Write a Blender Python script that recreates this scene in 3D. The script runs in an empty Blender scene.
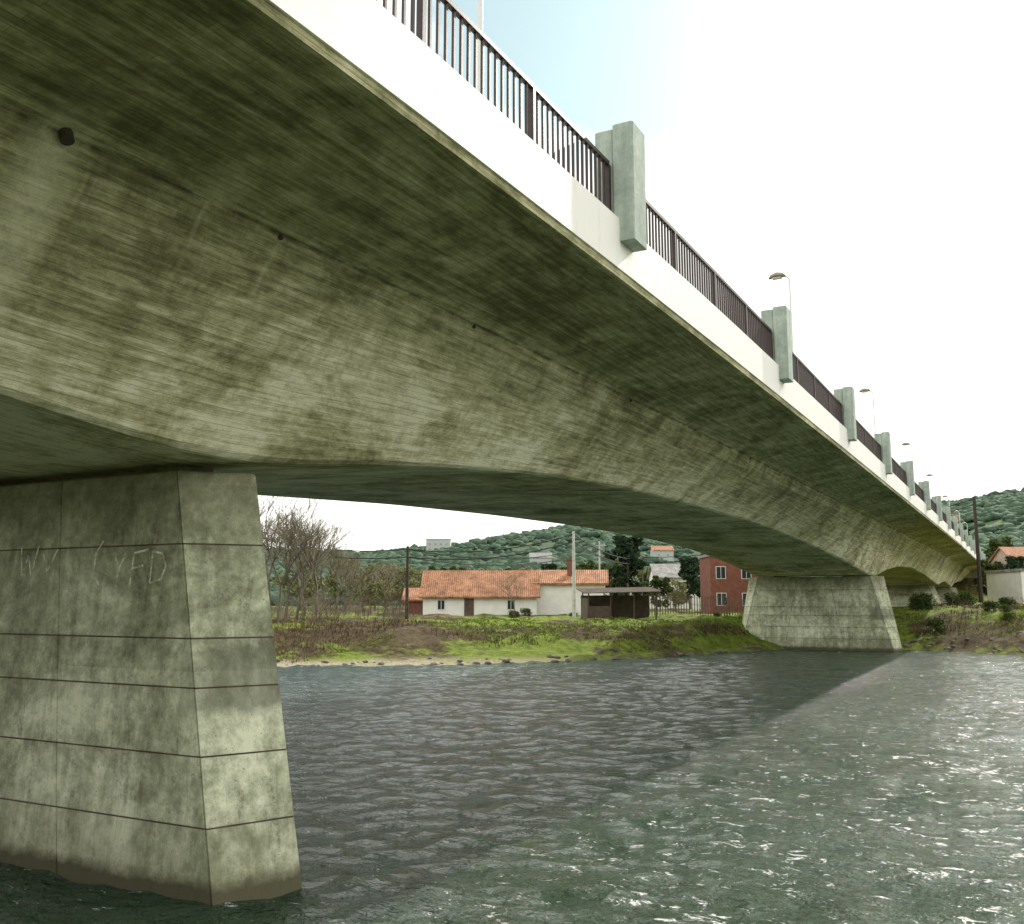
import bpy, math, random
import numpy as np
from mathutils import Vector, noise as mn
random.seed(7); rng=np.random.default_rng(7)
S=bpy.context.scene
WZ=-3.5
TH=math.radians(27.84); PI=math.radians(8.265)
FX,FY=-math.sin(TH),math.cos(TH); RX,RY=math.cos(TH),math.sin(TH)
def site(d,l): return (FX*d+RX*l, FY*d+RY*l)

# ---------------------------------------------------------------- helpers
class MB:
    def __init__(s): s.v=[]; s.f=[]; s.m=[]
    def add(s,vs,fs,m=0):
        o=len(s.v); s.v.extend(vs); s.f.extend([tuple(i+o for i in f) for f in fs]); s.m.extend([m]*len(fs))
    def box(s,x0,x1,y0,y1,z0,z1,zf=None,m=0):
        vs=[(x0,y0,z0),(x1,y0,z0),(x1,y1,z0),(x0,y1,z0),(x0,y0,z1),(x1,y0,z1),(x1,y1,z1),(x0,y1,z1)]
        if zf: vs=[(x,y,z+zf(y)) for x,y,z in vs]
        s.add(vs,[(0,3,2,1),(4,5,6,7),(0,1,5,4),(1,2,6,5),(2,3,7,6),(3,0,4,7)],m)
    def tube(s,p0,p1,r0,r1,n=6,m=0,cap=True):
        p0=Vector(p0);p1=Vector(p1);d=(p1-p0)
        if d.length<1e-6: return
        d.normalize(); a=d.orthogonal().normalized(); b=d.cross(a)
        vs=[]
        for p,r in((p0,r0),(p1,r1)):
            for i in range(n):
                t=2*math.pi*i/n; q=p+a*(r*math.cos(t))+b*(r*math.sin(t)); vs.append(tuple(q))
        fs=[(i,(i+1)%n,n+(i+1)%n,n+i) for i in range(n)]
        if cap: fs+= [tuple(range(n-1,-1,-1)),tuple(range(n,2*n))]
        s.add(vs,fs,m)
    def obj(s,name,mats,parent=None,smooth=False,loc=None,rz=0):
        me=bpy.data.meshes.new(name); me.from_pydata(s.v,[],s.f); 
        for m in mats: me.materials.append(m)
        me.polygons.foreach_set('material_index',s.m)
        if smooth: me.polygons.foreach_set('use_smooth',[True]*len(s.f))
        me.update()
        o=bpy.data.objects.new(name,me); S.collection.objects.link(o)
        if parent: o.parent=parent
        if loc: o.location=loc
        o.rotation_euler[2]=rz
        return o
def empty(name,loc=(0,0,0),rz=0):
    e=bpy.data.objects.new(name,None); S.collection.objects.link(e); e.location=loc; e.rotation_euler[2]=rz; return e

class NT:
    def __init__(s,name,rough=.85):
        s.mat=bpy.data.materials.new(name); s.mat.use_nodes=True; s.t=s.mat.node_tree
        s.b=s.t.nodes['Principled BSDF']; s.b.inputs['Roughness'].default_value=rough
        s.geo=s.t.nodes.new('ShaderNodeNewGeometry'); s.pos=s.geo.outputs['Position']
    def n(s,t): return s.t.nodes.new(t)
    def L(s,a,b): s.t.links.new(a,b)
    def put(s,sock,v):
        if isinstance(v,bpy.types.NodeSocket): s.L(v,sock)
        else: sock.default_value=v
    def mapping(s,vec,scale):
        n=s.n('ShaderNodeVectorMath'); n.operation='MULTIPLY'; s.L(vec,n.inputs[0]); n.inputs[1].default_value=scale; return n.outputs[0]
    def noise(s,scale,detail=5,rough=.55,vs=(1,1,1),vec=None,dist=0):
        n=s.n('ShaderNodeTexNoise'); n.inputs['Scale'].default_value=scale; n.inputs['Detail'].default_value=detail
        n.inputs['Roughness'].default_value=rough; n.inputs['Distortion'].default_value=dist
        s.L(s.mapping(vec or s.pos,vs),n.inputs['Vector']); return n.outputs['Fac']
    def math(s,op,a,b=0,c=None,clamp=False):
        n=s.n('ShaderNodeMath'); n.operation=op; n.use_clamp=clamp; s.put(n.inputs[0],a); s.put(n.inputs[1],b)
        if c is not None: s.put(n.inputs[2],c)
        return n.outputs[0]
    def rng(s,v,a,b,c=0,d=1):
        n=s.n('ShaderNodeMapRange'); s.put(n.inputs[0],v)
        for i,k in enumerate((a,b,c,d)): n.inputs[i+1].default_value=k
        return n.outputs[0]
    def mix(s,f,a,b,mode='MIX'):
        n=s.n('ShaderNodeMix'); n.data_type='RGBA'; n.blend_type=mode; s.put(n.inputs[0],f)
        s.put(n.inputs[6],(*a,1) if isinstance(a,tuple) else a); s.put(n.inputs[7],(*b,1) if isinstance(b,tuple) else b); return n.outputs[2]
    def ramp(s,f,stops):
        n=s.n('ShaderNodeValToRGB'); s.L(f,n.inputs[0]); e=n.color_ramp.elements
        e[0].position=stops[0][0]; e[0].color=(*stops[0][1],1); e[1].position=stops[-1][0]; e[1].color=(*stops[-1][1],1)
        for p,c in stops[1:-1]: k=e.new(p); k.color=(*c,1)
        return n.outputs[0]
    def sep(s):
        n=s.n('ShaderNodeSeparateXYZ'); s.L(s.pos,n.inputs[0]); return n.outputs
    def comb(s,x,y,z=0):
        n=s.n('ShaderNodeCombineXYZ'); s.put(n.inputs[0],x); s.put(n.inputs[1],y); s.put(n.inputs[2],z); return n.outputs[0]
    def bump(s,h,st=.3,dist=.02,prev=None):
        n=s.n('ShaderNodeBump'); n.inputs['Strength'].default_value=st; n.inputs['Distance'].default_value=dist
        s.L(h,n.inputs['Height']); 
        if prev: s.L(prev,n.inputs['Normal'])
        return n.outputs[0]
    def fin(s,col=None,nor=None):
        if col is not None: s.put(s.b.inputs['Base Color'],(*col,1) if isinstance(col,tuple) else col)
        if nor is not None: s.L(nor,s.b.inputs['Normal'])
        return s.mat

def simple(name,c,rough=.7,var=.25,scale=3,bump=.15,metal=0):
    m=NT(name,rough); n=m.noise(scale,6,.6)
    col=m.mix(m.rng(n,.3,.7),tuple(x*(1-var) for x in c),tuple(min(1,x*(1+var)) for x in c))
    m.b.inputs['Metallic'].default_value=metal
    return m.fin(col,m.bump(m.noise(scale*8,4),bump,.01))

# ---------------------------------------------------------------- concrete
def girder_mat():
    m=NT('board_marked_concrete',.85); x,y,z=m.sep()
    at=m.n('ShaderNodeAttribute'); at.attribute_name='board_w'; w=at.outputs['Fac']
    vec=m.comb(y,w,0)
    br=m.n('ShaderNodeTexBrick'); m.L(vec,br.inputs['Vector']); br.inputs['Scale'].default_value=1
    br.inputs['Color1'].default_value=(0,0,0,1); br.inputs['Color2'].default_value=(1,1,1,1); br.inputs['Mortar'].default_value=(.4,.4,.4,1)
    br.inputs['Mortar Size'].default_value=.005; br.inputs['Brick Width'].default_value=2.6; br.inputs['Row Height'].default_value=.11
    br.offset=.37
    big=m.noise(.38,9,.7,(.9,.7,1),dist=.7)
    streak=m.noise(1.3,10,.8,(.6,8.0,1),vec=vec)
    scr=m.noise(2.6,8,.82,(.6,11.0,1),vec=vec,dist=.2)
    vert=m.noise(1.1,6,.65,(2.6,.20,1),vec=vec)
    blotch=m.noise(1.7,10,.8,(1,1,1))
    slab=m.rng(w,.1,-.1)
    f=m.math('ADD',m.math('MULTIPLY',m.rng(big,.36,.64),.36),m.math('MULTIPLY',m.rng(streak,.38,.62),.36))
    f=m.math('ADD',f,m.math('MULTIPLY',br.outputs['Color'],.13))
    f=m.math('ADD',f,m.math('MULTIPLY',m.rng(vert,.35,.7),.09))
    f=m.math('ADD',f,m.math('MULTIPLY',m.rng(blotch,.35,.65),.27))
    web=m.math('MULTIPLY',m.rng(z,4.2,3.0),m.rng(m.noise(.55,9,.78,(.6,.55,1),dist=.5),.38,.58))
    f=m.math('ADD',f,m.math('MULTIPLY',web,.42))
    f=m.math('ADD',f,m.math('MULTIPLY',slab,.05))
    f=m.math('ADD',m.math('MULTIPLY',m.math('SUBTRACT',f,.70),1.45),.49)
    f=m.math('MAXIMUM',f,0)
    col=m.ramp(f,[(0,(.14,.132,.058)),(.25,(.27,.26,.125)),(.6,(.53,.51,.30)),(1,(.88,.85,.63))])
    sc=m.math('MULTIPLY',m.rng(scr,.58,.66),m.rng(blotch,.42,.6)); col=m.mix(m.math('MULTIPLY',sc,.6),col,(.90,.87,.66))
    sd_=m.math('MULTIPLY',m.rng(scr,.42,.34),m.rng(blotch,.58,.42)); col=m.mix(m.math('MULTIPLY',sd_,.6),col,(.085,.075,.035))
    mo=m.math('MULTIPLY',br.outputs['Fac'],m.rng(blotch,.4,.6,.12,.5)); col=m.mix(mo,col,(.10,.095,.05))
    for yc,wd,st in((5.30,.40,.7),(7.1,.05,.25),(8.3,.06,.22),(14.6,.10,.2)):
        d=m.math('ABSOLUTE',m.math('ADD',m.math('SUBTRACT',y,yc),m.math('MULTIPLY',m.math('SUBTRACT',m.noise(1.3,4),.5),.3)))
        mk=m.math('MULTIPLY',m.rng(d,wd,wd*.25),m.rng(z,4.45,4.15))
        if wd<.2: mk=m.math('MULTIPLY',mk,m.rng(z,3.0,3.9))
        mk=m.math('MULTIPLY',mk,m.rng(m.noise(5,7,.8),.35,.62,.25,1))
        col=m.mix(m.math('MULTIPLY',mk,st),col,(.78,.76,.54))
    ln=m.math('MULTIPLY',m.rng(m.math('ABSOLUTE',w),.05,.0),m.rng(m.noise(1.6,5,.7,(1,1,.3)),.42,.56))
    col=m.mix(m.math('MULTIPLY',ln,.85),col,(.05,.035,.02))
    vr=m.math('MULTIPLY',m.rng(m.noise(3.2,3,.5,(1,.12,1),vec=vec),.64,.72),m.math('MULTIPLY',m.rng(w,.0,.05),m.rng(w,.9,.1)))
    col=m.mix(m.math('MULTIPLY',vr,.75),col,(.07,.05,.025))
    h=m.math('ADD',br.outputs['Color'],m.math('MULTIPLY',streak,2.2))
    b=m.bump(h,.7,.018); b=m.bump(m.noise(11,7,.78),.6,.016,b)
    return m.fin(col,b)
def pier_mat():
    m=NT('pier_concrete',.85); x,y,z=m.sep()
    big=m.noise(.6,9,.75,dist=.5); vert=m.noise(1.4,6,.65,(2.6,2.6,.3)); fine=m.noise(5,10,.82)
    br=m.n('ShaderNodeTexBrick'); m.L(m.comb(m.math('ADD',x,m.math('MULTIPLY',y,1.3)),m.math('ADD',z,.08),0),br.inputs['Vector']); br.inputs['Scale'].default_value=1
    br.inputs['Color1'].default_value=(0,0,0,1); br.inputs['Color2'].default_value=(1,1,1,1); br.inputs['Mortar'].default_value=(.5,.5,.5,1)
    br.inputs['Mortar Size'].default_value=0; br.inputs['Brick Width'].default_value=2.3; br.inputs['Row Height'].default_value=.8; br.offset=.5
    f=m.math('ADD',m.math('MULTIPLY',m.rng(big,.38,.62),.46),m.math('MULTIPLY',m.rng(vert,.33,.67),.26))
    f=m.math('ADD',f,m.math('MULTIPLY',m.rng(fine,.37,.63),.40)); f=m.math('ADD',f,m.math('MULTIPLY',br.outputs['Color'],.16))
    f=m.math('ADD',m.math('MULTIPLY',m.math('SUBTRACT',f,.64),1.2),.54)
    col=m.ramp(f,[(.0,(.15,.155,.095)),(.45,(.38,.40,.265)),(.95,(.78,.80,.60))])
    drip=m.math('MULTIPLY',m.rng(m.noise(2.4,4,.6,(2.4,2.4,.13)),.58,.70),m.rng(fine,.4,.6)); col=m.mix(m.math('MULTIPLY',drip,.5),col,(.80,.82,.66))
    drk=m.math('MULTIPLY',m.rng(m.noise(2.0,5,.65,(2.2,2.2,.16)),.43,.34),m.rng(fine,.6,.4)); col=m.mix(m.math('MULTIPLY',drk,.55),col,(.10,.095,.055))
    band=m.math('MULTIPLY',m.rng(m.math('ABSOLUTE',m.math('ADD',m.math('SUBTRACT',z,-.95),m.math('MULTIPLY',m.math('SUBTRACT',big,.5),.8))),.45,.33),m.rng(x,-9.4,-8.9))
    col=m.mix(m.math('MULTIPLY',band,.6),col,(.11,.115,.075))
    pits=m.rng(m.noise(20,3,.6),.64,.70); col=m.mix(m.math('MULTIPLY',pits,.6),col,(.09,.09,.06))
    for gz_ in(-2.68,-1.88,-1.08,-.48,.72):
        dd=m.math('SUBTRACT',gz_,z)
        mk=m.math('MULTIPLY',m.rng(dd,.25,.0),m.rng(dd,-.03,0)); mk=m.math('MULTIPLY',mk,m.rng(m.noise(1.7,6,.7,(1.5,1.5,.2)),.45,.62))
        col=m.mix(m.math('MULTIPLY',mk,.6),col,(.12,.11,.065))
    wet=m.rng(m.math('ADD',z,m.math('MULTIPLY',m.math('SUBTRACT',m.noise(2.2,6,.7),.5),.35)),WZ+.30,WZ+.14)
    col=m.mix(wet,col,(.035,.022,.018))
    algae=m.math('MULTIPLY',m.rng(m.math('ADD',z,m.math('MULTIPLY',m.math('SUBTRACT',vert,.5),1.8)),WZ+1.2,WZ+.1),.5)
    col=m.mix(algae,col,(.15,.15,.075))
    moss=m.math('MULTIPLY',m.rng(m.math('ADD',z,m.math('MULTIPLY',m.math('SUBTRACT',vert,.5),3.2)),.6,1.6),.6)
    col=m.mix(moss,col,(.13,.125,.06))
    b=m.bump(fine,.7,.018); b=m.bump(m.noise(30,4),.3,.006,b)
    return m.fin(col,b)
GIR=girder_mat(); PIER=pier_mat()
GRIME=simple('joint_grime',(.06,.05,.035),.95)
JOINT=simple('pier_joint',(.11,.095,.06),.95,.5,2.5)
def white_mat():
    m=NT('white_painted_fascia',.6); x,y,z=m.sep()
    v=m.noise(1.2,6,.65,(1,3,.25)); v2=m.noise(5,6,.6)
    col=m.mix(m.rng(m.math('ADD',m.math('MULTIPLY',v,.7),m.math('MULTIPLY',v2,.3)),.55,.8),(.88,.86,.81),(.66,.64,.55))
    return m.fin(col,m.bump(v2,.15,.005))
WHITE=white_mat()
def post_mat():
    m=NT('parapet_post_concrete',.85); x,y,z=m.sep()
    v=m.noise(1.6,6,.65,(3,3,.3)); n=m.noise(5,8,.75)
    f=m.math('ADD',m.math('MULTIPLY',m.rng(v,.3,.7),.5),m.math('MULTIPLY',m.rng(n,.33,.67),.5))
    col=m.ramp(f,[(0,(.19,.235,.20)),(.5,(.33,.39,.34)),(1,(.53,.59,.51))])
    return m.fin(col,m.bump(n,.35,.01))
POSTC=post_mat()
RAIL=simple('railing_paint',(.035,.020,.018),.5,.3,8,.1)
ASPH=simple('asphalt',(.05,.05,.05),.9,.2,6,.4)
SIDE=simple('sidewalk_concrete',(.35,.35,.32),.9,.15,4,.3)
METAL=simple('galvanised_steel',(.68,.69,.66),.5,.1,5,.05,.1)
LAMPG=simple('lamp_head_paint',(.26,.23,.15),.4,.1,5,.05)
LENS=simple('lamp_lens',(.6,.6,.55),.2,.05,5,0)

# ---------------------------------------------------------------- bridge
def zoff(Y): return .0075*min(Y,110)-.38*math.exp(-max(Y,-5)/9)
XC=-13.0
pts=[(-52,1.8),(-44,2.5),(-32,3.15),(-22,3.25),(-12,3.15),(-2,2.8),(3,2.42),(5.9,2.07),(7.5,1.86),(9.4,1.78),(11.4,2.04),(13.7,2.3),(18.2,2.66),(24,2.92),(30,3.06),(38,3.15),(46,3.08),(54,2.82),(61,2.42),(67,1.95),(70.5,1.72),(73.5,1.72),(80,2.3),(90,2.9),(103,3.2),(116,2.9),(126,2.3),(133,1.95),(135,1.95),(142,2.4),(150,2.6),(158,2.3),(163,2.0),(165,2.0),(172,2.6),(184,3.2),(195,3.4)]
ys=np.arange(-52,195.01,.5); zs=np.interp(ys,[p[0] for p in pts],[p[1] for p in pts])
k=np.array([1,3,5,3,1.])/13
zs2=np.convolve(np.pad(zs,2,'edge'),k,'valid'); zs=np.convolve(np.pad(zs2,2,'edge'),k,'valid')
hw=np.interp(ys,[-52,-20,5,9.4,19,33,50,60,72,90,110,134,160],[4.1,3.8,4.1,4.1,4.2,3.7,3.4,3.6,4.0,3.8,3.7,4.0,3.8])
hw=np.convolve(np.pad(hw,6,'edge'),np.ones(13)/13,'valid')
bridge=empty('concrete_river_bridge')
g=MB(); secs=[]; bw=[]
for Y,zb,hb in zip(ys,zs,hw):
    o=zoff(Y)
    prof=[(8.0,4.92+o),(8.0,4.80+o),(7.72,4.79+o),(7.70,4.86+o),(6.6,4.70+o),(5.7,4.52+o),(5.5,4.42+o),(5.42,4.28+o),(5.28,4.05+o)]
    pw=[-2.7,-2.6,-2.3,-2.25,-1.15,-.24,0,.16,.42]
    x0,z0=prof[-1]; ln=.5*math.hypot(x0-hb,z0-zb)+.5*2.6
    for t in(.25,.5,.75,.97): prof.append((x0+(hb-x0)*t, z0+(zb-z0)*t)); pw.append(.42+ln*t)
    prof+= [(hb-.06,zb)]; pw.append(.42+ln)
    left=[(-a,b) for a,b in prof[::-1]]
    ring=prof+left+[(-8.0,5.30+o),(8.0,5.30+o)]
    bw+= pw+[pw[-1]+2*hb+(pw[-1]-q) for q in pw[::-1]]+[30,31]
    secs.append([(XC+a,Y,b) for a,b in ring])
n=len(secs[0])
for s_ in secs: g.v.extend(s_)
for i in range(len(secs)-1):
    for j in range(n):
        a=i*n+j;b=i*n+(j+1)%n; g.f.append((a,b,b+n,a+n)); g.m.append(0)
g.f.append(tuple(range(n))); g.f.append(tuple(range((len(secs)-1)*n,len(secs)*n))[::-1]); g.m+=[0,0]
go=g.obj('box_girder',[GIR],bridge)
at=go.data.attributes.new('board_w','FLOAT','POINT'); at.data.foreach_set('value',bw)
POSTS=[13.2+10.95*i for i in range(-5,17)]
fa=MB()
for sx in(1,-1):
    for i in range(-6,17):
        y0=13.2+10.95*i; y1=y0+10.95
        for q in range(2):
            a=y0+(y1-y0)*q/2+.004; b=y0+(y1-y0)*(q+1)/2-.004
            if a<-52 or b>195: continue
            xo=XC+sx*8.03; xi=XC+sx*7.7
            zt=5.75
            v=[(xo,a,4.925),(xo,b,4.925),(xo,b,zt-.03),(xo,a,zt-.03),(xo-sx*.03,b,zt),(xo-sx*.03,a,zt),(xi,b,zt),(xi,a,zt),(xi,b,4.925),(xi,a,4.925)]
            v=[(X,Y,Z+zoff(Y)) for X,Y,Z in v]
            fa.add(v,[(0,1,2,3),(3,2,4,5),(5,4,6,7),(7,6,8,9),(0,3,5,7,9),(1,8,6,4,2),(0,9,8,1)])
fa.obj('fascia_parapet',[WHITE],bridge)
dk=MB()
for i in range(len(ys)-4)[::4]:
    a,b=ys[i],ys[i+4]
    dk.box(XC-5.5,XC+5.5,a,b,5.304,5.38,zoff,0)
    for sx in(1,-1):
        x0,x1=sorted((XC+sx*5.503,XC+sx*7.697)); dk.box(x0,x1,a,b,5.304,5.52,zoff,1)
    if (i//4)%3==0: dk.box(XC-.08,XC+.08,a,b,5.383,5.387,zoff,2)
for sx in(1,-1):
    for i in range(len(ys)-4)[::4]:
        dk.box(XC+sx*5.2-.06,XC+sx*5.2+.06,ys[i],ys[i+4],5.383,5.387,zoff,2)
dk.obj('deck_surface',[ASPH,SIDE,simple('road_paint',(.8,.8,.78),.6,.1)],bridge)
po=MB()
def chbox(mb,x0,x1,y0,y1,z0,z1,c,m=0):
    vs=[];
    for z in(z0,z1-c,z1):
        i=c if z==z1 else 0
        for X,Y in((x0+i+c,y0+i),(x1-i-c,y0+i),(x1-i,y0+i+c),(x1-i,y1-i-c),(x1-i-c,y1-i),(x0+i+c,y1-i),(x0+i,y1-i-c),(x0+i,y0+i+c)): vs.append((X,Y,z))
    fs=[tuple(range(7,-1,-1)),tuple(range(16,24))]
    for r in range(2):
        for j in range(8): fs.append((r*8+j,r*8+(j+1)%8,r*8+8+(j+1)%8,r*8+8+j))
    mb.add(vs,fs,m)
for sx in(1,-1):
    for Y in POSTS:
        if Y<-50 or Y>193: continue
        o=zoff(Y)
        for (a,b,z0,z1,dy) in((7.62,7.925,5.5,7.22,.0),(7.93,8.27,5.36,7.26,-.05)):
            x0,x1=sorted((XC+sx*a,XC+sx*b)); chbox(po,x0,x1,Y-.25+dy,Y+.25,z0+o,z1+o,.02)
po.obj('parapet_posts',[POSTC],bridge)
ra=MB()
for sx in(1,-1):
    xr=XC+sx*7.86
    for i in range(len(POSTS)-1):
        a=POSTS[i]+.27; b=POSTS[i+1]-.33; npan=4
        for q in range(npan):
            ya=a+(b-a)*q/npan; yb=a+(b-a)*(q+1)/npan
            ra.box(xr-.035,xr+.035,ya,yb,6.60,6.66,zoff)
            ra.box(xr-.02,xr+.02,ya,yb,5.83,5.87,zoff)
            ra.box(xr-.04,xr+.04,ya-.035,ya+.035,5.745,6.60,zoff)
            nb=16
            for t in range(1,nb):
                yy=ya+(yb-ya)*t/nb; ra.box(xr-.016,xr+.016,yy-.018,yy+.018,5.87,6.60,zoff)
        ra.box(xr-.04,xr+.04,b-.035,b+.035,5.745,6.60,zoff)
ra.obj('railing',[RAIL],bridge)
dr=MB()
for Y in(8.3,12.9,20,31,43,55): 
    dr.tube((XC+5.42,Y,4.5+zoff(Y)),(XC+5.50,Y,4.36+zoff(Y)),.03,.03,10)
dr.tube((XC+5.46,5.35,4.6+zoff(5.3)),(XC+5.56,5.35,4.34+zoff(5.3)),.065,.065,12)
dr.obj('drain_outlets',[GRIME],bridge)

# piers -------------------------------------------------------------
def pier(name,Yc,zbot,ztop,kb=1.0,kt=1.0,zg=WZ):
    def outline(z,ins=0):
        u=(z-zg)/(1.68-zg); u=max(u,-.6)
        k_=kb+(kt-kb)*u
        Lc=(4.55+(3.25-4.55)*u)*k_; Lt=(4.95+(3.93-4.95)*u)*k_; T=1.08+(.73-1.08)*u; Tb=T*.8; Lb=Lt-1.25
        w=.016; dp=.022; q=.40+(.29-.40)*u
        def side(Lx,Tx):
            r=[]
            for fx in(-.994,-q,q,.994):
                r+= [(fx*Lx-w,-Tx,0),(fx*Lx-w*.6,-Tx+dp,1),(fx*Lx+w*.6,-Tx+dp,1),(fx*Lx+w,-Tx,0)]
            return r
        P=[(-Lc,-T,0)]+side(Lc,T)+[(Lc,-T,0),(Lt,0,0),(Lb,Tb,0)]
        P+=[(-a,-b,c) for a,b,c in side(Lb,Tb)]+[(-Lb,Tb,0),(-Lt,0,0)]
        return [(XC+a*(1-ins/4),Yc+b*(1-ins/1.0),z) for a,b,c in P],[c for a,b,c in P]
    mb=MB(); zl=[(zbot,0)]
    for gz in(-2.68,-1.88,-1.08,-.48,.72):
        if gz-.1>zbot: zl+=[(gz-.010,0),(gz-.006,.013),(gz+.006,.013),(gz+.010,0)]
    zl+=[(ztop-.03,0),(ztop,.03)]
    for z,i in zl: 
        P,C=outline(z,i); mb.v.extend(P)
    n=len(P)
    for r in range(len(zl)-1):
        gm= 1 if (zl[r][1]==.013 or (zl[r+1][1]==.013)) else 0
        for j in range(n):
            j2=(j+1)%n
            m= 1 if (gm or (C[j] and C[j2])) else 0
            mb.f.append((r*n+j,r*n+j2,(r+1)*n+j2,(r+1)*n+j)); mb.m.append(m)
    mb.f.append(tuple(range((len(zl)-1)*n,len(zl)*n))); mb.m.append(0)
    for bx in(-2.4,2.4): mb.box(XC+bx-.4,XC+bx+.4,Yc-.35,Yc+.35,ztop-.01,ztop+.2)
    return mb.obj(name,[PIER,JOINT],bridge)
pier('river_pier_a',9.7,-6,1.70)
pier('river_pier_b',71.5,-6,1.66,1.15,1.20)
pier('bank_pier_a',134,-4,1.9,.9,.9,-1.0)
pier('bank_pier_b',164,-4,1.95,1.05,1.15,-1.0)
pier('near_bank_pier',-52+.8,-4,1.7,.9,.9,-1.6)
ab=MB(); ab.box(XC-7.9,XC+7.9,194,197,-3,5.9); ab.box(XC-7.9,XC+7.9,-55.5,-52.4,-4,4.6)
ab.obj('abutments',[PIER],bridge)
def chalk_mat():
    m=NT('chalk_scratch',.95); n=m.noise(12,6,.8)
    return m.fin(m.mix(m.rng(n,.44,.56),(.34,.355,.24),(.82,.84,.68)))
CH=chalk_mat()
strokes=[(-10.80,.22,[[(0,.42),(.14,.2),(.26,.44)],[(.14,.2),(.11,-.04)]]),
         (-10.42,.22,[[(0,-.02),(.02,.4),(.28,.44)],[(.01,.2),(.22,.23)]]),
         (-10.05,.22,[[(0,0),(.0,.42),(.18,.38),(.27,.22),(.2,.05),(0,0)]]),
         (-11.15,.30,[[(.12,.5),(.0,.32),(.0,.08),(.13,-.1)]]),
         (-12.75,.35,[[(0,.4),(.08,0),(.18,.28),(.28,.0),(.38,.42)],[(.5,.3),(.62,.05),(.8,.36)]])]
gf=MB()
for X0,Z0,pls in strokes:
    for pl in pls:
        for (a,b),(c,d) in zip(pl[:-1],pl[1:]):
            L=math.hypot(c-a,d-b); nx_,nz_=-(d-b)/L*.014,(c-a)/L*.014
            vs=[]
            for px,pz in((a-nx_,b-nz_),(c-nx_,d-nz_),(c+nx_,d+nz_),(a+nx_,b+nz_)):
                Z=Z0+pz; T=1.08-.35*(Z+3.5)/5.18; vs.append((X0+px,9.7-T-.004,Z))
            gf.add(vs,[(0,1,2,3)])
gf.obj('pier_graffiti',[CH],bridge)

def lamp(Y,side=1):
    e=empty('street_lamp',(XC+side*6.5,Y,5.52+zoff(Y)),0 if side>0 else math.pi)
    p=MB(); p.tube((0,0,0),(0,0,.35),.09,.08,10); p.tube((0,0,.35),(0,0,5.6),.045,.03,8)
    p.tube((0,0,5.6),(-.08,0,5.72),.03,.027,8); p.tube((-.08,0,5.72),(-.2,0,5.75),.027,.025,8)
    p.obj('pole',[METAL],e)
    h=MB(); N=12
    for t,(hx,wy,zt) in enumerate(((-.12,.05,.0),(-.2,.13,.03),(-.45,.17,.05),(-.66,.12,.02),(-.74,.03,-.02))):
        for i in range(N):
            a=2*math.pi*i/N; h.v.append((hx,wy*math.cos(a),5.75+zt+(.11 if math.sin(a)>0 else .05)*math.sin(a)*wy/.13))
    for t in range(4):
        for i in range(N): h.f.append((t*N+i,t*N+(i+1)%N,(t+1)*N+(i+1)%N,(t+1)*N+i)); h.m.append(0)
    h.f+=[tuple(range(N)),tuple(range(4*N,5*N))[::-1]]; h.m+=[0,0]
    h.box(-.6,-.28,-.1,.1,5.70,5.735,None,1)
    h.obj('lamp_head',[LAMPG,LENS],e)
for Y in(11.3,33.6,55.9,78.2,100.5,122.8,145.1,167.4): lamp(Y)

# ---------------------------------------------------------------- ground
SXk=[-400,-150,-60,-34,-25,-20,-17,-13,-6,0,20,60,150,400]
SYk=[-60,-20,20,39.5,47,55,66,74,73,69,74,85,100,140]
def shore(X): return np.interp(X,SXk,SYk)
def fbm(x,y,s,o=4): 
    return mn.fractal(Vector((x*s,y*s,3.7)),.9,2.1,o)
HA=[-3.2,-1.2,-.5,-.15,-.03,.08,.2,.32,.42,.52,.8,1.6,3.2]
HH=[30,30,30,31,41,53,44,42,58,66,72,50,30]
def height(X,Y):
    d=Y-float(shore(X))
    zl=float(np.interp(d,[-40,-12,-2,0,3,6,9,12,20,60],[-6,-6,-4.3,-3.52,-3.3,-2.9,-2.2,-1.65,-1.5,-1.4]))
    zr=float(np.interp(d,[-40,-12,-2,0,2,6,9,14,60],[-6,-6,-4.6,-3.52,-2.7,-1.5,-.8,-.55,-.5]))
    t=min(1,max(0,(X+22)/16)); z=zl*(1-t)+zr*t
    if d>0: z+=.28*min(1,d/5)*fbm(X,Y,.22)
    if d>-3: z+=.22*min(1,(d+3)/3)*fbm(X,Y,.6,3)
    nb=1.2+.3*min(X,0)-.05*max(X,0); dn=nb-Y
    if dn>-3:
        zn=float(np.interp(dn,[-3,0,1.8,6,60],[-5,-3.5,-1.75,-1.6,-1.2])); zn+=.06*fbm(X,Y,.5); z=max(z,zn)
    fd=X*FX+Y*FY; l=X*RX+Y*RY; r=math.hypot(fd,l)
    if d>0 or dn>0:
        ang=math.atan2(l,fd); H=float(np.interp(math.tan(max(-1.27,min(1.27,ang))) if abs(ang)<1.27 else (3.2 if ang>0 else -3.2),HA,HH))
        u=min(1,max(0,(r-210)/(720-210))); u=u*u*(3-2*u)
        u2=max(0,1-max(0,r-900)/1500)
        z+=u*(H+3)*(.94+.12*fbm(X,Y,.006))*(.5+.5*u2)
    if Y>170:
        ez=float(np.interp(Y,[176,194,400],[-9,5.2,5.2]))-max(0,abs(X-XC)-8.5)*.55
        z=max(z,min(ez,6))
    if Y<-45:
        ez=float(np.interp(-Y,[46,53,1200],[-9,4.0,4.0]))-max(0,abs(X-XC)-8.5)*.55; z=max(z,ez)
    return z
def axis(lo,hi,f0,f1,st):
    a=list(np.arange(f0,f1,st)); s=st; v=f1
    while v<hi: a.append(v); s*=1.09; v+=s
    s=st; v=f0; b=[]
    while v>lo: s*=1.09; v-=s; b.append(v)
    return sorted(b)+a
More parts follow.
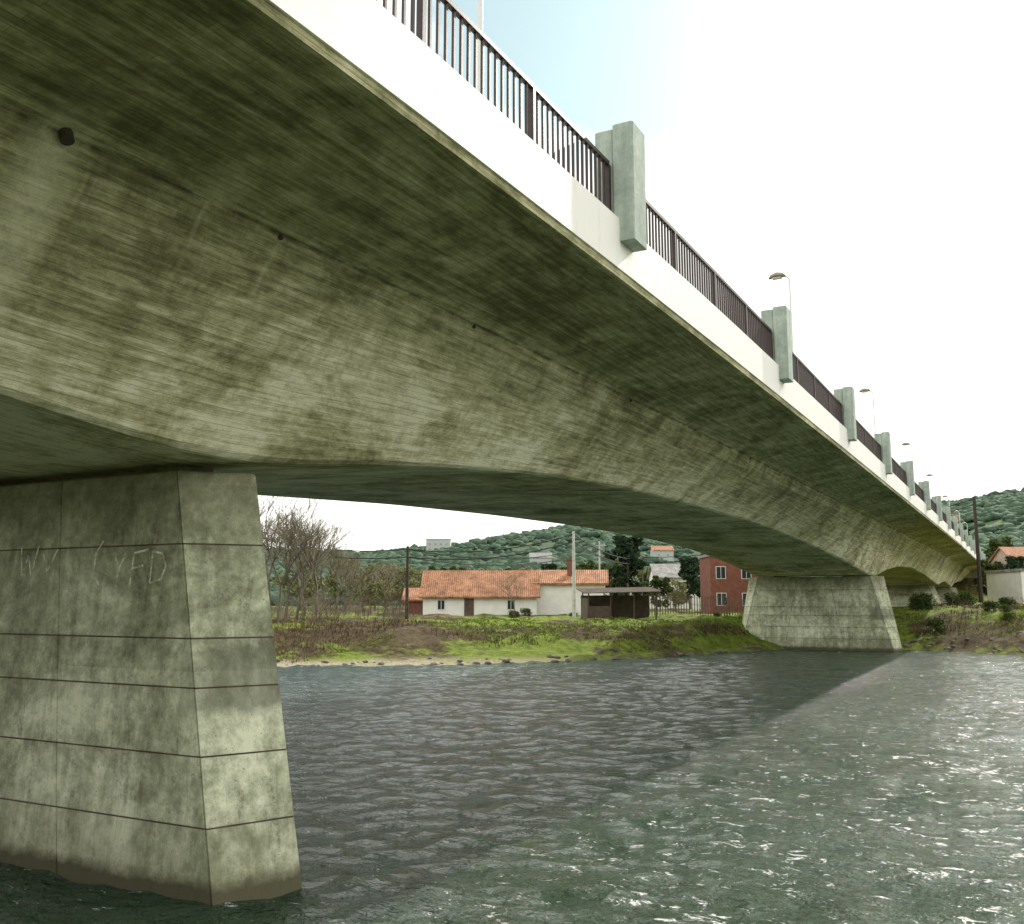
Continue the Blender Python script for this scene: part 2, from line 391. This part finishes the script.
xsA=axis(-2500,2500,-70,50,.7); ysA=axis(-1200,2800,-6,110,.7)
gm=MB(); nx=len(xsA)
for Y in ysA:
    for X in xsA: gm.v.append((X,Y,height(X,Y)))
for j in range(len(ysA)-1):
    for i in range(nx-1): a=j*nx+i; gm.f.append((a,a+1,a+nx+1,a+nx)); gm.m.append(0)
def ground_mat():
    m=NT('bank_ground',.95); x,y,z=m.sep()
    m.b.inputs['Specular IOR Level'].default_value=.1
    n1=m.noise(.16,8,.65); n2=m.noise(1.6,8,.75); n3=m.noise(9,6,.7)
    green=m.mix(m.rng(n2,.35,.65),(.06,.090,.015),(.21,.27,.04))
    brown=m.mix(m.rng(n2,.35,.65),(.035,.025,.014),(.13,.10,.055))
    sand=m.mix(m.rng(n3,.35,.65),(.16,.14,.09),(.52,.46,.34))
    right=m.rng(x,-20,-12)
    steep=m.rng(m.math('ABSOLUTE',m.math('ADD',z,2.1)),.5,.25)
    g_=m.math('SUBTRACT',m.math('ADD',n1,m.math('MULTIPLY',n2,.35)),m.math('MULTIPLY',right,.05))
    g_=m.math('SUBTRACT',g_,m.math('MULTIPLY',steep,.10))
    g_=m.math('SUBTRACT',g_,m.rng(x,-33,-38,0,.08))
    grass=m.rng(g_,.57,.67)
    c=m.mix(grass,brown,green)
    lowz=m.rng(m.math('ADD',z,m.math('MULTIPLY',n2,.7)),-2.85,-3.1)
    lowz=m.math('MULTIPLY',lowz,m.rng(x,-22,-27,.12,1))
    c=m.mix(lowz,c,sand)
    n4=m.noise(.01,6,.6)
    c=m.mix(m.rng(z,3,10),c,m.mix(m.rng(n4,.42,.58),(.045,.072,.042),(.085,.125,.06)))
    return m.fin(c,m.bump(m.math('ADD',n2,n3),.8,.12))
gm.obj('ground',[ground_mat()],None,True)

# ---------------------------------------------------------------- water
def water_mat():
    m=NT('river_water',.1); x,y,z=m.sep()
    m.b.inputs['IOR'].default_value=1.37
    n0=m.noise(.09,3,.5,(1,1.4,1)); 
    a=m.noise(1.5,3,.55,(1,1.2,1),dist=.3); b=m.noise(4.2,4,.65,(1,1.1,1),dist=.2); c=m.noise(12,4,.7)
    left=m.rng(x,-12,-30)
    base=m.mix(m.rng(n0,.35,.65),(.030,.070,.030),(.042,.090,.052))
    col=m.mix(left,base,(.045,.095,.100))
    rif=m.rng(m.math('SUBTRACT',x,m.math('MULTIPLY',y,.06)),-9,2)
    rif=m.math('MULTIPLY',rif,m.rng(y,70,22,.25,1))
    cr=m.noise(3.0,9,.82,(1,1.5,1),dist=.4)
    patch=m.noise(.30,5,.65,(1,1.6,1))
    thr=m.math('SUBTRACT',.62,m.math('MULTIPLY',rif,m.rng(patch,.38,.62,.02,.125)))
    foam_glint=m.rng(m.math('SUBTRACT',cr,thr),0,.025)  # white flecks: riffle foam, plus sun glints painted into the water colour
    foam_glint=m.math('MULTIPLY',foam_glint,m.rng(x,-26,-14,.5,1))
    col=m.mix(foam_glint,col,(.90,.92,.88))
    m.put(m.b.inputs['Roughness'],m.math('ADD',.10,m.math('MULTIPLY',foam_glint,.6)))
    nor=m.bump(a,1.0,.58); nor=m.bump(b,1.0,.32,nor); nor=m.bump(c,1.0,.10,nor)
    return m.fin(col,nor)
wm=MB()
wx=axis(-1600,1600,-42,30,.26); wy=axis(-300,600,2,76,.26); nx=len(wx)
for Y in wy:
    for X in wx:
        w=0
        if -50<X<40 and 0<Y<85:
            w=.05*mn.noise(Vector((X*.7,Y*.8,0)))+.06*mn.noise(Vector((X*1.8+9,Y*2.0,4)))
            w*= 1+.6*max(0,min(1,(X+8)/12))
        wm.v.append((X,Y,WZ+w))
for j in range(len(wy)-1):
    for i in range(nx-1): a=j*nx+i; wm.f.append((a,a+1,a+nx+1,a+nx)); wm.m.append(0)
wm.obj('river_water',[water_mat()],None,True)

# ---------------------------------------------------------------- vegetation
BARK=simple('bark',(.13,.115,.085),.9,.35,4,.3)
TWIG=simple('dry_twigs',(.19,.165,.115),.9,.35,1.5,.2)
TWIGB=simple('brown_twigs',(.12,.085,.055),.9,.4,1.0,.2)
def leaf_mat(name,c1,c2,sc=.6):
    m=NT(name,.9); m.b.inputs['Specular IOR Level'].default_value=.08
    n=m.noise(sc,6,.7); n2=m.noise(sc*9,3,.6)
    f=m.rng(m.math('ADD',m.math('MULTIPLY',n,.6),m.math('MULTIPLY',n2,.4)),.36,.64)
    return m.fin(m.mix(f,c1,c2))
LEAF=leaf_mat('foliage_green',(.030,.055,.018),(.10,.13,.035))
LEAFD=leaf_mat('foliage_dark',(.015,.032,.018),(.045,.075,.035))
LEAFY=leaf_mat('foliage_early_spring',(.10,.10,.045),(.25,.25,.11))
HILLF=leaf_mat('hill_forest',(.042,.078,.056),(.085,.130,.080),.012)  # bluish green puts distance haze into the foliage colour
def bare_tree(H,seed,lv=6,spread=.55,r=.16,br=3):
    R=random.Random(seed); mb=MB()
    def rec(p,d,L,r,l):
        if l==0: return
        steps=2 if l>2 else 1; q=p
        for s in range(steps):
            d2=(d+Vector((R.uniform(-1,1),R.uniform(-1,1),R.uniform(-.4,.8)))*.16).normalized()
            e=q+d2*(L/steps); rr=r*(1-.35*(s+1)/steps)
            mb.tube(q,e,r*(1-.35*s/steps),max(rr,.006),5 if l>3 else 3,0 if l>3 else 1,False); q=e; d=d2
            if l<lv and s<steps-1:
                a=(d+Vector((R.uniform(-1,1),R.uniform(-1,1),R.uniform(-.1,.6)))*spread*1.3).normalized(); rec(q,a,L*.68,r*.5,l-1)
        for b in range(br if l>1 else 2):
            a=(d+Vector((R.uniform(-1,1),R.uniform(-1,1),R.uniform(-.3,.6)))*spread).normalized()
            rec(q,a,L*R.uniform(.6,.85),r*.6,l-1)
    rec(Vector((0,0,-.2)),Vector((0,0,1)),H*.30,r,lv)
    return mb
def leafy(H,W,seed,n=2600,ls=.28,trunk=.2):
    R=np.random.default_rng(seed); mb=MB(); mb.tube((0,0,-.2),(.05,0,H*.45),trunk,trunk*.6,8,0); mb.tube((.05,0,H*.45),(.0,.1,H*.85),trunk*.6,.04,6,0)
    cl=[]
    for i in range(26):
        t=R.uniform(.25,1); rad=(W/2)*(math.sqrt(max(0,1-((t-.55)/.5)**2)))
        a=R.uniform(0,6.28); rr=rad*R.uniform(.35,.95); c=(rr*math.cos(a),rr*math.sin(a),H*t); cl.append((c,R.uniform(.12,.24)*W))
        mb.tube((0,0,H*min(.8,t*.75)),c,.05,.02,4,0,False)
    for i in range(n):
        c,s=cl[R.integers(len(cl))]; p=R.normal(size=3); p/=np.linalg.norm(p); p=np.array(c)+p*s*R.uniform(.5,1.05)*np.array([1,1,.75])
        a=R.normal(size=3); a/=np.linalg.norm(a); b=np.cross(a,R.normal(size=3)); b/=np.linalg.norm(b); q=ls*R.uniform(.6,1.3)
        mb.add([tuple(p-a*q),tuple(p+b*q*.6),tuple(p+a*q),tuple(p-b*q*.6)],[(0,1,2,3)],1)
    return mb
def gz(X,Y): return height(X,Y)
def put(name,me,d,l,sc=1,rz=0,dz=0):
    X,Y=site(d,l); o=bpy.data.objects.new(name,me); S.collection.objects.link(o)
    o.location=(X,Y,gz(X,Y)+dz); o.scale=(sc,)*3; o.rotation_euler[2]=rz; return o
def meshof(mb,name,mats):
    o=mb.obj(name,mats); me=o.data; bpy.data.objects.remove(o); return me
BT=[meshof(bare_tree(9,s,6,.6,.13),'bare_tree_mesh',[BARK,TWIG]) for s in(1,2,3)]
BS=[meshof(bare_tree(4,s,5,.95,.04,3),'bare_bush_mesh',[TWIG,TWIG]) for s in(11,12)]+[meshof(bare_tree(4,s,5,.95,.04,3),'bare_bush_mesh',[TWIGB,TWIGB]) for s in(13,)]
LT=[meshof(leafy(7,5,5),'leafy_mesh',[BARK,LEAF]),meshof(leafy(8,4.6,6,3000),'leafy_mesh',[BARK,LEAFD]),meshof(leafy(6.5,6,8,1700,.22),'leafy_mesh',[BARK,LEAFY])]
SH=meshof(leafy(1.6,2.4,9,1500,.10,.05),'green_shrub_mesh',[BARK,LEAF])
def lx(x,d): return (x-512)/950*d*.99
R=random.Random(5)
for x,d,s in((270,66,1.15),(286,72,1.0),(316,70,1.12),(336,84,.80),(258,60,.95),(364,98,.78),(388,104,.75),(240,70,1.1),(508,92,.5),(515,88,.45),(440,118,.65),(463,122,.7),(350,90,.7),(278,62,.95),(296,68,1.0),(306,80,1.0),(328,76,.8)):
    put('bare_tree',BT[R.randrange(3)],d,lx(x,d),s*R.uniform(.92,1.08),R.uniform(0,6))
for i in range(46):
    x=R.uniform(262,402); d=R.uniform(57,78); put('bare_bush',BS[R.choice((0,1,2,2))],d,lx(x,d),R.uniform(.4,.8),R.uniform(0,6),-.3)
for i in range(8):
    x=R.uniform(400,640); d=R.uniform(66,76); put('bare_bush',BS[2],d,lx(x,d),R.uniform(.15,.28),R.uniform(0,6),-.15)
for i in range(14):
    x=R.uniform(912,1070); d=R.uniform(69,92); put('bare_bush',BS[2 if R.random()<.7 else 0],d,lx(x,d),R.uniform(.25,.5),R.uniform(0,6),-.25)
for i in range(26):
    x=R.choice((R.uniform(912,1070),R.uniform(912,1070),R.uniform(420,735))); d=R.uniform(68,90); put('green_shrub',SH,d,lx(x,d),R.uniform(.35,.85)*(1 if x>900 else .6),R.uniform(0,6),-.1)
for x,d,s,t in((628,112,1.05,1),(612,130,.9,0),(690,140,.9,1),(590,150,1,0),(648,160,.9,0),(480,140,.9,2),(455,150,.9,0),(425,135,.8,2),(400,130,.9,2),(550,150,.85,1),(522,140,.9,2),(505,160,.9,0),(375,120,.9,2),(1018,120,.7,1),(992,150,.9,0),(1040,130,.9,0),(965,190,1.1,1),(720,150,1,0),(640,200,1.2,2),(570,190,1.1,0),(435,190,1.1,0),(345,130,1,2),(1005,200,1.2,0),(300,120,1,2),(470,170,1,2),(415,170,1,2),(385,160,1,0),(675,125,.6,2),(660,118,.6,0)):
    put('broadleaf_tree' if t!=1 else 'evergreen_tree',LT[t],d,lx(x,d),s,R.uniform(0,6))
def ico(n):
    import bmesh
    bm=bmesh.new(); bmesh.ops.create_icosphere(bm,subdivisions=n,radius=1); v=np.array([x.co[:] for x in bm.verts]); f=np.array([[q.index for q in p.verts] for p in bm.faces]); bm.free(); return v,f
iv,if_=ico(2); V=[];Fc=[];o=0
for i in range(19000):
    d=220+540*rng.random()**.75; a=rng.uniform(-.4,.85); l=a*d; X,Y=site(d,l)
    if abs(X-XC)<14 and Y<260: continue
    if mn.noise(Vector((X*.012,Y*.012,1)))<-.15 and rng.random()<.8: continue
    s=rng.uniform(1.2,3.0)*(.7+.5*d/700); v=iv*(1+.22*rng.standard_normal((len(iv),1)))*np.array([s*1.2,s*1.2,s*rng.uniform(.5,.9)])+np.array([X,Y,gz(X,Y)+s*.3])
    V.append(v); Fc.append(if_+o); o+=len(iv)
V=np.concatenate(V); Fc=np.concatenate(Fc)
def tri_obj(name,V,Fc,mat,smooth=False):
    me=bpy.data.meshes.new(name); me.vertices.add(len(V)); me.vertices.foreach_set('co',np.asarray(V,dtype=np.float32).ravel())
    me.loops.add(len(Fc)*3); me.loops.foreach_set('vertex_index',np.asarray(Fc,dtype=np.int32).ravel())
    me.polygons.add(len(Fc)); me.polygons.foreach_set('loop_start',np.arange(0,len(Fc)*3,3,dtype=np.int32)); me.polygons.foreach_set('loop_total',np.full(len(Fc),3,dtype=np.int32))
    if smooth: me.polygons.foreach_set('use_smooth',np.ones(len(Fc),dtype=bool))
    me.update(calc_edges=True); me.validate(); me.materials.append(mat); S.collection.objects.link(bpy.data.objects.new(name,me))
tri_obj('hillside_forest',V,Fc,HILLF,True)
def blades(name,n,xr,dr,h,mat,wd=.02,cond=None):
    V=[];F=[]
    for i in range(n):
        X=rng.uniform(*xr); dd=rng.uniform(*dr); Y=float(shore(X))+dd
        if cond and not cond(X,Y,dd): continue
        z=gz(X,Y); hh=h*rng.uniform(.5,1.3); a=rng.uniform(0,3.14); k=len(V); w=wd*rng.uniform(.7,1.5)
        V+=[(X-w*math.cos(a),Y-w*math.sin(a),z-.03),(X+w*math.cos(a),Y+w*math.sin(a),z-.03),(X+rng.normal()*hh*.3,Y+rng.normal()*hh*.3,z+hh)]; F.append((k,k+1,k+2))
    tri_obj(name,V,F,mat)
GR=leaf_mat('grass_blades',(.06,.10,.012),(.22,.30,.04),.5); DRY=leaf_mat('dry_reeds',(.05,.035,.02),(.19,.14,.08),.5)
blades('bank_grass',34000,(-35,30),(3.0,24),.12,GR,.06,lambda X,Y,d: mn.noise(Vector((X*.15,Y*.15,0)))>(-.1 if X<-16 else .0))
blades('dry_reeds',26000,(-50,34),(2.5,18),.30,DRY,.03,lambda X,Y,d: (mn.noise(Vector((X*.2,Y*.2,7)))>.2 and 7<d<11) or X<-35 or (X>-8 and mn.noise(Vector((X*.3,Y*.3,2)))>0))
V=[];Fc=[];o=0
for i in range(420):
    X=rng.uniform(-45,30); dd=abs(rng.normal())*1.6-.5; 
    Y=float(shore(X))+dd; s=rng.uniform(.05,.2)
    v=iv*(1+.14*rng.standard_normal((len(iv),1)))*np.array([s*1.3,s,s*.6])+np.array([X,Y,gz(X,Y)]); V.append(v);Fc.append(if_+o);o+=len(iv)
tri_obj('shore_stones',np.concatenate(V),np.concatenate(Fc),simple('stone',(.14,.125,.09),.9,.4,1.5))

# ---------------------------------------------------------------- buildings
STUCCO=simple('white_stucco',(.80,.79,.74),.85,.1,1.2,.2)
def tile_mat(name,c):
    m=NT(name,.85); tc=m.n('ShaderNodeTexCoord'); 
    w=m.n('ShaderNodeTexWave'); w.inputs['Scale'].default_value=1.6; w.inputs['Distortion'].default_value=.3; m.L(tc.outputs['Object'],w.inputs['Vector']); w.bands_direction='X'
    n=m.noise(1.0,8,.75); n2=m.noise(6,4,.7)
    col=m.ramp(m.math('ADD',m.math('MULTIPLY',n,.6),m.math('MULTIPLY',n2,.4)),[(.38,tuple(x*.3 for x in c)),(.5,c),(.62,tuple(min(1,x*1.35+.05) for x in c))])
    return m.fin(col,m.bump(w.outputs['Fac'],.8,.06))
TILE=tile_mat('clay_roof_tiles',(.33,.145,.065)); GREYT=tile_mat('grey_roof_tiles',(.25,.24,.23))
GLASS=simple('window_glass',(.03,.035,.04),.15,.2,2,0); WOOD=simple('weathered_wood',(.10,.075,.055),.9,.35,3,.3)
GLASS2=simple('hazy_window_glass',(.22,.24,.24),.3,.2,2,0)
BRICK=simple('red_brick_wall',(.20,.075,.05),.9,.25,2,.3); FRAME=simple('window_frames',(.7,.7,.68),.6,.05)
def house(name,d,l,w,dp,wh,rh,wall,roof,wins,rot=0,dz=0,flat=False,chim=None,door=None,glass=None):
    X,Y=site(d,l); e=empty(name,(X,Y,gz(X,Y)+dz),TH+rot)
    a=MB(); hw_,hd=w/2,dp/2
    a.box(-hw_,hw_,-hd,hd,-1.2,wh)
    if not flat:
        a.add([(-hw_,-hd,wh),(-hw_,hd,wh),(-hw_,0,wh+rh),(hw_,-hd,wh),(hw_,hd,wh),(hw_,0,wh+rh)],[(0,2,1),(3,4,5)])
    a.obj('walls',[wall],e)
    r=MB()
    if flat:
        r.box(-hw_-.15,hw_+.15,-hd-.15,hd+.15,wh+.003,wh+.3)
    else:
        ov=.35; s=rh/hd
        for sg in(-1,1):
            y0=sg*(hd+ov); z0=wh-ov*s+.03
            r.add([(-hw_-ov,y0,z0),(hw_+ov,y0,z0),(hw_+ov,0,wh+rh+.03),(-hw_-ov,0,wh+rh+.03),(-hw_-ov,y0,z0+.16),(hw_+ov,y0,z0+.16),(hw_+ov,0,wh+rh+.2),(-hw_-ov,0,wh+rh+.2)],[(0,1,2,3),(4,5,6,7),(0,1,5,4),(0,3,7,4),(1,2,6,5)])
    r.obj('roof',[roof],e)
    if wins:
        b=MB()
        for (wx_,wz_,ww,wh_) in wins:
            b.box(wx_-ww/2-.07,wx_+ww/2+.07,-hd-.05,-hd+.02,wz_-.07,wz_+wh_+.07,None,1)
            b.box(wx_-ww/2,wx_+ww/2,-hd-.06,-hd-.03,wz_,wz_+wh_,None,0)
            b.box(wx_-.025,wx_+.025,-hd-.075,-hd-.062,wz_,wz_+wh_,None,1)
        b.obj('windows',[glass or GLASS,FRAME],e)
    if door:
        b=MB(); b.box(door-.45,door+.45,-hd-.05,-hd+.02,0,2.0); b.obj('door',[WOOD],e)
    if chim:
        b=MB(); cx,ch=chim; b.box(cx-.3,cx+.3,-1.6,-1.0,wh,wh+rh+ch); b.box(cx-.38,cx+.38,-1.68,-.92,wh+rh+ch,wh+rh+ch+.12); b.obj('chimney',[BRICK],e)
    return e
house('farmhouse',93,-3.0,10.6,7,2.0,2.3,STUCCO,TILE,[(-3.6,.8,.6,.8),(2.9,.8,.6,.8)],door=-1.0,dz=-.1)
house('farmhouse_annex',94,5.6,7.0,6,3.1,1.2,STUCCO,TILE,[(1.9,1.1,.7,.8)],rot=-.10,chim=(.2,1.1),dz=-.1)
house('outbuilding',98,-8.7,4,4,1.6,1.0,BRICK,TILE,[],dz=0)
house('white_house',150,26,8,7,4.2,2.0,STUCCO,GREYT,[(-2.4,2.3,1,1.2),(0,2.3,1,1.2),(2.4,2.3,1,1.2)],dz=.6)
house('white_house',165,17,6,6,3.2,1.8,STUCCO,TILE,[(-1.5,1.3,.9,1.1),(1.5,1.3,.9,1.1)],dz=.2,rot=.4)
house('brick_house',112,25.5,5.8,6,6.4,.5,BRICK,GREYT,[(-1.7,.9,1,1.3),(1.2,.9,1,1.3),(-1.7,3.9,1,1.3),(1.2,3.9,1,1.3)],flat=True)
house('white_warehouse',112,63,11,8,4.2,1.0,STUCCO,GREYT,[(-3.5,1.2,1,1.2),(0,1.2,1,1.2)],flat=True,dz=-.3)
house('stone_house',150,82,10,8,6.5,2.4,simple('ochre_wall',(.45,.36,.27),.9),TILE,[(-3,3.3,1,1.3),(-.5,3.3,1,1.3)],dz=-.3)
PALE=simple('pale_wall',(.42,.45,.42),.9)
house('apartment_block',520,-40,13,10,8,1,PALE,GREYT,[(-4.5+3*i,2.2+2.6*j,1.2,1.2) for i in range(4) for j in range(2)],flat=True,dz=-1.0,glass=GLASS2)
house('hillside_house',400,12,9,8,4,2,PALE,GREYT,[(-2,1.3,1,1.2),(2,1.3,1,1.2)],dz=.5,glass=GLASS2)
house('hillside_house',420,66,9,8,4,2,PALE,TILE,[(-2,1.3,1,1.2),(2,1.3,1,1.2)],dz=1,glass=GLASS2)
sx,sy=site(74,8.2); she=empty('open_shed',(sx,sy,gz(sx,sy)),TH+.1); sb=MB()
for a in(-2.6,-.9,.9,2.6):
    for b in(-1.3,1.3): sb.tube((a,b,-.3),(a+.05,b,2.1+(.25 if b>0 else 0)),.06,.05,6,0)
sb.box(-2.7,2.7,1.25,1.31,0,1.9,None,0); sb.box(-2.65,-2.6,-1.3,1.3,0,1.7,None,0); sb.box(-2.6,-.9,-1.33,-1.28,0,1.1,None,0)
sb.add([(-3,-1.7,2.02),(3,-1.7,2.15),(3,1.7,2.52),(-3,1.7,2.4),(-3,-1.7,2.07),(3,-1.7,2.20),(3,1.7,2.57),(-3,1.7,2.45)],[(0,1,2,3),(4,5,6,7),(0,1,5,4),(1,2,6,5),(2,3,7,6),(3,0,4,7)],1)
TIN=simple('rusty_tin',(.09,.07,.06),.95,.4,1.5); TIN.node_tree.nodes['Principled BSDF'].inputs['Specular IOR Level'].default_value=.05
sb.obj('frame_and_roof',[WOOD,TIN],she)
def fence(name,d0,l0,d1,l1,h,n):
    mb=MB()
    pr=None
    for i in range(n+1):
        t=i/n; X,Y=site(d0+(d1-d0)*t,l0+(l1-l0)*t); z=gz(X,Y); top=(X,Y,z+h*(1+.06*math.sin(i*2.3)))
        mb.tube((X,Y,z-.2),top,.045,.035,5)
        if pr:
            for k in(.25,.6,.93): mb.tube((pr[0],pr[1],pr[2]+h*k),(X,Y,z+h*k),.018,.018,4)
        pr=(X,Y,z)
    mb.obj(name,[WOOD])
fence('wooden_fence',84,12,84,19,1.9,30); fence('wooden_fence',78,10.5,84,12,1.8,8); fence('wooden_fence',86,19,100,27,1.5,20); fence('wooden_fence',80,-13,84,-8,1.0,9)
def upole(name,d,l,h,mat,arm=True,r=.13):
    X,Y=site(d,l); z=gz(X,Y); e=empty(name,(X,Y,z),TH); mb=MB(); mb.tube((0,0,-.3),(0,0,h),r,r*.65,8)
    if arm:
        mb.box(-.7,.7,-.05,.05,h-.5,h-.4)
        for a in(-.6,0,.6): mb.tube((a,0,h-.4),(a,0,h-.22),.04,.03,6)
    mb.obj('shaft',[mat],e); return (X,Y,z+h-.25)
CP=simple('concrete_pole',(.5,.5,.46),.8)
DW=simple('tarred_pole',(.045,.033,.027),.9)
p=[upole('utility_pole',74,lx(407,74),5.7,DW,False,.15),upole('utility_pole',80,lx(574,80),7.2,CP,False,.17),upole('utility_pole',120,lx(643,120),7,WOOD),upole('utility_pole',100,lx(981,100),11.2,DW,False,.24),upole('utility_pole',90,lx(215,90),9,WOOD),upole('utility_pole',110,lx(600,110),8,CP)]
wr=MB()
def wire(a,b,sag):
    a=Vector(a);b=Vector(b);N=14;q=None
    for i in range(N+1):
        t=i/N; c=a.lerp(b,t)+Vector((0,0,-sag*4*t*(1-t)))
        if q is not None: wr.tube(q,c,.05,.05,4,0,False)
        q=c
for o in(-.0,.6): 
    up=lambda q:(q[0],q[1],q[2]-o)
    wire(up(p[4]),up(p[0]),1); wire(up(p[0]),up(p[1]),.7); wire(up(p[1]),up(p[2]),.8); wire(up(p[2]),up(p[3]),1.5); wire(up(p[0]),up(p[5]),1.2)
wr.obj('overhead_wires',[simple('wire_black',(.012,.012,.012),.9)])
Ys=118; e=empty('traffic_sign',(XC+7.2,Ys,5.52+zoff(Ys))); mb=MB(); mb.tube((0,0,0),(0,0,3.1),.04,.04,8,0)
def tri(r,y,m): mb.add([(r*math.cos(a),y,2.7+r*math.sin(a)) for a in(math.pi/2,math.pi*7/6,math.pi*11/6)],[(0,1,2)],m)
tri(.62,-.05,1); tri(.40,-.056,2); tri(.62,-.045,0)
mb.obj('sign',[METAL,simple('sign_red',(.6,.03,.03),.5,.05),simple('sign_white',(.8,.8,.8),.5,.05)],e)

# ---------------------------------------------------------------- light
az=math.radians(7.5); el=math.radians(33)
sd=Vector((math.sin(az)*math.cos(el),math.cos(az)*math.cos(el),math.sin(el)))
sl=bpy.data.lights.new('sun','SUN'); sl.energy=5; sl.angle=math.radians(.6); sl.color=(1,.94,.84)
so=bpy.data.objects.new('sun',sl); S.collection.objects.link(so); so.rotation_euler=(-sd).to_track_quat('-Z','Y').to_euler(); so.location=sd*80
W=bpy.data.worlds.new('World'); S.world=W; W.use_nodes=True; t=W.node_tree; bg=t.nodes['Background']; out=t.nodes['World Output']
sky=t.nodes.new('ShaderNodeTexSky'); sky.sky_type='NISHITA'; sky.sun_disc=False; sky.sun_elevation=el; sky.sun_rotation=az; sky.air_density=1.2; sky.dust_density=1.6; sky.ozone_density=.8
tint=t.nodes.new('ShaderNodeMix'); tint.data_type='RGBA'; tint.blend_type='MULTIPLY'; tint.inputs[0].default_value=1; t.links.new(sky.outputs[0],tint.inputs[6]); tint.inputs[7].default_value=(.78,1.08,.96,1)
t.links.new(tint.outputs[2],bg.inputs[0]); bg.inputs[1].default_value=.13
tc=t.nodes.new('ShaderNodeTexCoord'); mp=t.nodes.new('ShaderNodeMapping'); mp.inputs['Scale'].default_value=(1,1,2.8); t.links.new(tc.outputs['Generated'],mp.inputs[0])
nz=t.nodes.new('ShaderNodeTexNoise'); nz.inputs['Scale'].default_value=2.4; nz.inputs['Detail'].default_value=7; nz.inputs['Roughness'].default_value=.52; t.links.new(mp.outputs[0],nz.inputs['Vector'])
dot=t.nodes.new('ShaderNodeVectorMath'); dot.operation='DOT_PRODUCT'; t.links.new(tc.outputs['Generated'],dot.inputs[0]); v=Vector((-.25,.745,.63)).normalized(); dot.inputs[1].default_value=v
mr=t.nodes.new('ShaderNodeMapRange'); t.links.new(dot.outputs['Value'],mr.inputs[0]); mr.inputs[1].default_value=.955; mr.inputs[2].default_value=.99; mr.inputs[3].default_value=.32; mr.inputs[4].default_value=-.20
ad=t.nodes.new('ShaderNodeMath'); ad.operation='ADD'; t.links.new(nz.outputs['Fac'],ad.inputs[0]); t.links.new(mr.outputs[0],ad.inputs[1])
m2=t.nodes.new('ShaderNodeMapRange'); t.links.new(ad.outputs[0],m2.inputs[0]); m2.inputs[1].default_value=.44; m2.inputs[2].default_value=.66; m2.inputs[3].default_value=.18; m2.inputs[4].default_value=.97
cb=t.nodes.new('ShaderNodeBackground'); cb.inputs[0].default_value=(1.0,.99,.935,1); cb.inputs[1].default_value=1.7
mx=t.nodes.new('ShaderNodeMixShader'); t.links.new(m2.outputs[0],mx.inputs[0]); t.links.new(bg.outputs[0],mx.inputs[1]); t.links.new(cb.outputs[0],mx.inputs[2]); t.links.new(mx.outputs[0],out.inputs[0])

cam=bpy.data.cameras.new('camera'); cam.lens=950/1024*36; cam.sensor_width=36; cam.clip_end=6000; cam.clip_start=.05
co=bpy.data.objects.new('camera',cam); S.collection.objects.link(co); co.rotation_euler=(math.pi/2+PI,0,TH); S.camera=co
S.view_settings.view_transform='Standard'; S.view_settings.look='None'; S.view_settings.exposure=0
